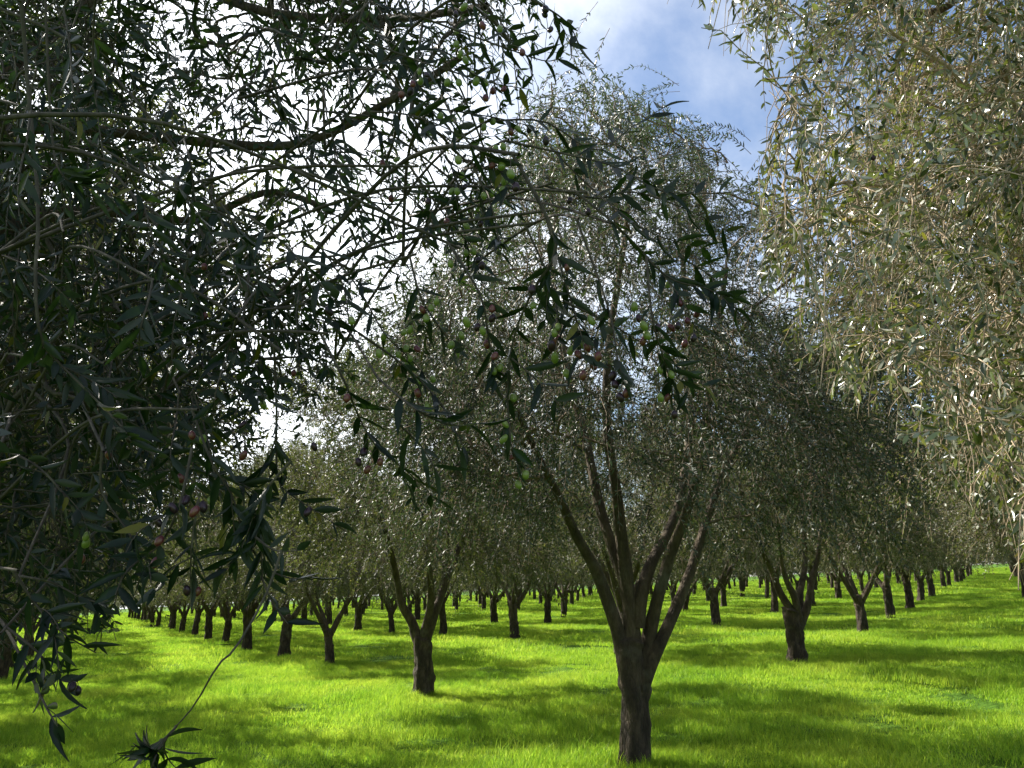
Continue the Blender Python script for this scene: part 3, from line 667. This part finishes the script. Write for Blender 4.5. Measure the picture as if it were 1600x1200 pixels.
for k in range(95):                      # more shoots in the dark mass, nearest to the camera
    x = rs.uniform(-60, 620); y = rs.uniform(-40, 640)
    if x > 700-.55*y: x -= 250
    a = rs.uniform(-.5, 1.9); l = rs.uniform(70, 210); c_, s_ = math.cos(a), math.sin(a)
    ST.append(([(x, y), (x+l*.35*c_, y+l*.35*s_), (x+l*.7*c_-5, y+l*.7*s_+12), (x+l*c_*.95, y+l*s_+32)], float(rs.uniform(1.15, 2.1))))
ST += [([(880, 470), (960, 510), (1040, 560), (1110, 610)], 1.35), ([(1060, 400), (1120, 440), (1160, 500)], 1.4), ([(590, 590), (650, 640), (710, 665), (760, 660)], 1.35),
       ([(800, 560), (845, 600), (880, 640)], 1.35), ([(620, 660), (660, 700), (690, 750)], 1.3), ([(860, 230), (920, 290), (1010, 360), (1110, 390)], 1.4),
       ([(395, 860), (420, 890), (460, 905), (490, 900)], 1.25), ([(400, 840), (430, 860), (470, 860)], 1.25), ([(408, 900), (425, 940), (450, 975)], 1.25),
       ([(275, 1135), (262, 1150), (235, 1165), (205, 1166)], 1.2), ([(262, 1150), (256, 1165), (262, 1185), (280, 1205)], 1.2), ([(262, 1150), (248, 1170), (240, 1190), (232, 1215)], 1.2)]
NT = len(ST)-6
OLV = """712,22,d 725,11,g 852,14,d 851,22,d 860,46,d 754,40,p 781,45,g 714,51,g 804,73,p 816,82,p 713,69,g 719,85,g 727,94,g 656,112,g 657,127,g 667,117,d 645,131,p 641,143,d 699,129,g 717,129,g 737,116,g 744,127,g 758,129,g 770,142,p 627,148,p 759,153,p 787,139,p 709,186,g 688,181,g 752,187,g 756,199,g 770,190,g 716,210,g 798,206,p 809,201,g 827,202,d 853,220,d 774,233,g 786,229,g 716,250,g 769,258,p 784,259,g 798,272,g 788,282,g 721,274,g 598,255,p 620,249,g 706,299,g 714,299,g 726,292,d 756,306,g 768,302,g 783,297,g 806,292,d 611,310,p 669,314,d 698,346,p 751,349,d 729,354,g 624,369,g 769,377,g 782,383,g 728,395,g 740,393,g 704,412,g 890,313,d 919,331,d 747,406,d 753,415,d
514,486,d 537,467,g 549,501,g 660,484,p 674,481,g 682,471,g 666,497,g 631,519,g 641,515,g 600,526,g 634,544,g 622,554,g 605,549,g 592,552,g 641,560,g 635,572,g 652,545,p 729,503,g 769,482,p 769,497,d 754,517,g 746,511,d 761,538,p 705,539,g 713,553,g 773,556,p 721,524,g 771,579,g 781,574,g 654,595,g 676,592,g 668,597,g 653,614,p 680,627,g 669,637,g 542,622,p 704,654,d 802,621,g 789,662,g 796,684,g 787,686,g 803,712,p 821,742,g 810,757,g 594,722,p 574,734,p 568,706,d 560,722,d 833,477,g 831,452,d 871,511,g 866,520,g 871,531,p 862,541,d 867,559,g 909,538,g 892,547,g 904,554,p 918,542,p 885,583,g 911,587,p 927,571,p 935,557,p 957,587,d 961,600,d 979,614,p 969,621,d 924,501,g 991,479,g 998,497,d 1006,509,g 1011,524,g 1005,533,p 1027,512,d 1043,445,g 1062,473,p 1049,512,p 1059,509,d 1074,501,p 1089,490,p 1084,528,d 1070,537,p 1031,578,g 1049,585,g 1032,621,g 1043,621,p 1054,648,d 886,417,p
313,572,d 300,680,p 317,686,g 379,663,d 202,684,d 491,698,d 380,712,p 283,747,p 289,782,d 270,794,d 246,814,d 304,799,p 317,792,d 329,782,g 481,800,d 319,417,p 320,494,p 459,583,p 169,711,p 249,845,p 411,632,g 135,838,g 134,849,g 127,874,p 243,879,p 292,923,d 309,924,p 113,1073,d 121,1079,d""".split()
OLV = [(float(a), float(b), c) for a, b, c in (t.split(',') for t in OLV)]
rng = np.random.default_rng(123)
stems = []
for P, dep in ST:
    z = dep+rng.normal(0, .05, len(P)).cumsum()
    stems.append(bezier([pt(x, y, d_) for (x, y), d_ in zip(P, z)], 16))
SPX = [np.stack(proj(s_)[:2], -1) for s_ in stems]
olv_at = [[] for _ in stems]
for (x, y, c) in OLV:
    best = None
    for k, sp in enumerate(SPX):
        if k > 44: break
        d = np.hypot(sp[:, 0]-x, (sp[:, 1]-(y-14)))+np.where(sp[:, 1] > y-5, 30, 0); j = int(d.argmin())
        if best is None or d[j] < best[0]: best = (d[j], k, j)
    olv_at[best[1]].append((x, y, c, best[2]))
def olive_verts(L_, W_, nu=14, nvv=10):
    th = np.linspace(0, math.pi, nvv); an = np.arange(nu)*2*math.pi/nu
    V = [(W_/2*math.sin(t)*(1-.06*math.cos(t))*math.cos(a), W_/2*math.sin(t)*(1-.06*math.cos(t))*math.sin(a), L_/2*math.cos(t)-(.0007 if t > 3.1 else 0)) for t in th for a in an]
    ii_ = np.arange(nu*nvv).reshape(nvv, nu); a = ii_[:-1]; b = ii_[1:]
    return np.array(V), np.stack([a, b, np.roll(b, -1, 1), np.roll(a, -1, 1)], -1).reshape(-1, 4)
ocount = 0; rest = {'g': [], 'p': [], 'd': []}
order = sorted([(np.linalg.norm(stems[k][j]-CAM), k, n_) for k, l in enumerate(olv_at) for n_, (x, y, c, j) in enumerate(l)])
near100 = {(k, n_) for _, k, n_ in order[:96]}
oln = {'g': 'green olive', 'p': 'reddish purple olive', 'd': 'black ripe olive'}
for k, s_ in enumerate(stems):
    hero = k < 45
    r0 = .0026 if hero else .0022
    if k in (7, 26): r0 = .0036
    if k == 35: r0 = .0019
    o0 = s_[0]
    chs = [(*tubes(s_[None]-o0, (np.linspace(1, .3, 16)*r0)[None], 7), 0)]
    # a thin branch that ties the shoot to the nearest bough
    allL = np.concatenate([l[8:] for l in clL]+[TIE]); tused = tused if k else np.zeros(len(allL)); dd = np.linalg.norm(allL-s_[0], axis=1)+tused+np.where(allL[:, 2] < s_[0][2]-.2, 1, 0); lb = allL[dd.argmin()]; tused += .5*np.exp(-(np.linalg.norm(allL-lb, axis=1)/.12)**2)
    mid_ = (lb+s_[0])/2+np.array([0, 0, .1])+rng.normal(0, .04, 3)
    cn_ = bezier([lb, mid_, s_[0], s_[1]], 18)[:13]
    if k < NT and (np.linalg.norm(cn_-CAM, axis=1).min() > .9) and k != 35 and np.linalg.norm(lb-s_[0]) < 1.0:
        chs.append((*tubes(cn_[None]-o0, (np.linspace(1.8, 1, 13)*r0)[None], 6), 0))
    tw = []
    nsub = 0 if k >= NT else 1 if k < 26 else 0 if (k in (26, 35, 40) or not hero) else 2
    for q_ in range(nsub):               # short side shoots
        j = int(rng.uniform(3, 12)); T_ = nrm(s_[j+1]-s_[j]); d_ = T_+rng.normal(0, .6, 3); 
        tw.append(grow(s_[j][None], d_[None], np.array([rng.uniform(.06, .13)]), 6, .5, .12)[0])
    lch = []
    first = {26: .55, 35: .88, 27: .45}.get(k, .22)
    Ln = .077 if hero else .076
    S16 = s_[None]; arc = np.linalg.norm(np.diff(s_, axis=0), axis=1).sum()
    nl_ = max(6, int(arc*(1-first)/(.023 if k < 26 else .018))); nl_ += nl_ % 2
    if k == 35: nl_ = 14; first = .955
    if k == 34: nl_ = 26
    if k >= NT: nl_ = 5; first = .35
    lch.append((*leaf_on(S16, nl_, first, Ln, .0125, 2, .15), 0))
    if tw:
        tw = np.stack(tw); chs.append((*tubes(tw-o0, np.full((len(tw), 1), .0012)*np.linspace(1, .6, 6), 4), 0)); lch.append((*leaf_on(tw, 6, .15, .06, .012, 2, .15), 0))
    ol = []
    for n_, (x, y, c, j) in enumerate(olv_at[k]):
        dep = s_[j][1]+rng.uniform(-.03, .03); sz = rng.uniform(.88, 1.12)*(.0178 if c != 'p' else .0175)
        ctr = pt(x, y, dep); top = ctr+np.array([0, 0, sz*.48])
        ped = bezier([s_[j], (s_[j]+top)/2+np.array([0, 0, .006])+rng.normal(0, .002, 3), top], 7)
        chs.append((*tubes(ped[None]-o0, np.full((1, 7), .0008), 4), 0)); ol.append((ctr, sz, c, (k, n_)))
    br = mk('branch', chs, [TWIGD], tL); br.location = o0-offL
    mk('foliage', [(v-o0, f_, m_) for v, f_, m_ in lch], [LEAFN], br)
    for ctr, sz, c, key in ol:
        v, f_ = olive_verts(sz, sz*rng.uniform(.70, .80)); tx, ty = rng.normal(0, .2, 2)
        v = v+np.stack([v[:, 2]*tx, v[:, 2]*ty, 0*v[:, 0]], -1)
        if key in near100:
            oo = mk('olive', [(v, f_, 0)], [OL[c]], br); oo.location = ctr-o0; oo['label'] = oln[c]
        else: rest[c].append((v+ctr-offL, f_, {'g': 0, 'p': 1, 'd': 2}[c]))
o = mk('olives', rest['g']+rest['p']+rest['d'], [OL['g'], OL['p'], OL['d']], tL); o['kind'] = 'stuff'

# dark olives of the sunlit tree
RO = [(1358, 144), (1425, 150), (1433, 168), (1503, 141), (1446, 120), (1362, 227), (1394, 235), (1413, 250), (1425, 256), (1384, 271), (1391, 266), (1486, 299), (1543, 299), (1560, 246), (1585, 216), (1352, 253), (1468, 456), (1552, 640), (1546, 660), (1196, 43), (1201, 98), (1279, 44), (1345, 60), (1278, 100), (1509, 165), (1459, 320), (1424, 510), (1330, 360), (1585, 740)]
rmid = TW[:, 3]; rpx = np.stack(proj(rmid)[:2], -1)
for n_, (x, y) in enumerate(RO):
    j = int(np.argmin(np.hypot(rpx[:, 0]-x, rpx[:, 1]-y+12)+(rmid[:, 1] > 3.4)*25)); top = rmid[j]
    v, f_ = olive_verts(.021, .0165, 10, 8); oo = mk('olive', [(v, f_, 0)], [OL['d']], tR); oo.location = top-np.array([0, 0, .022])-offR
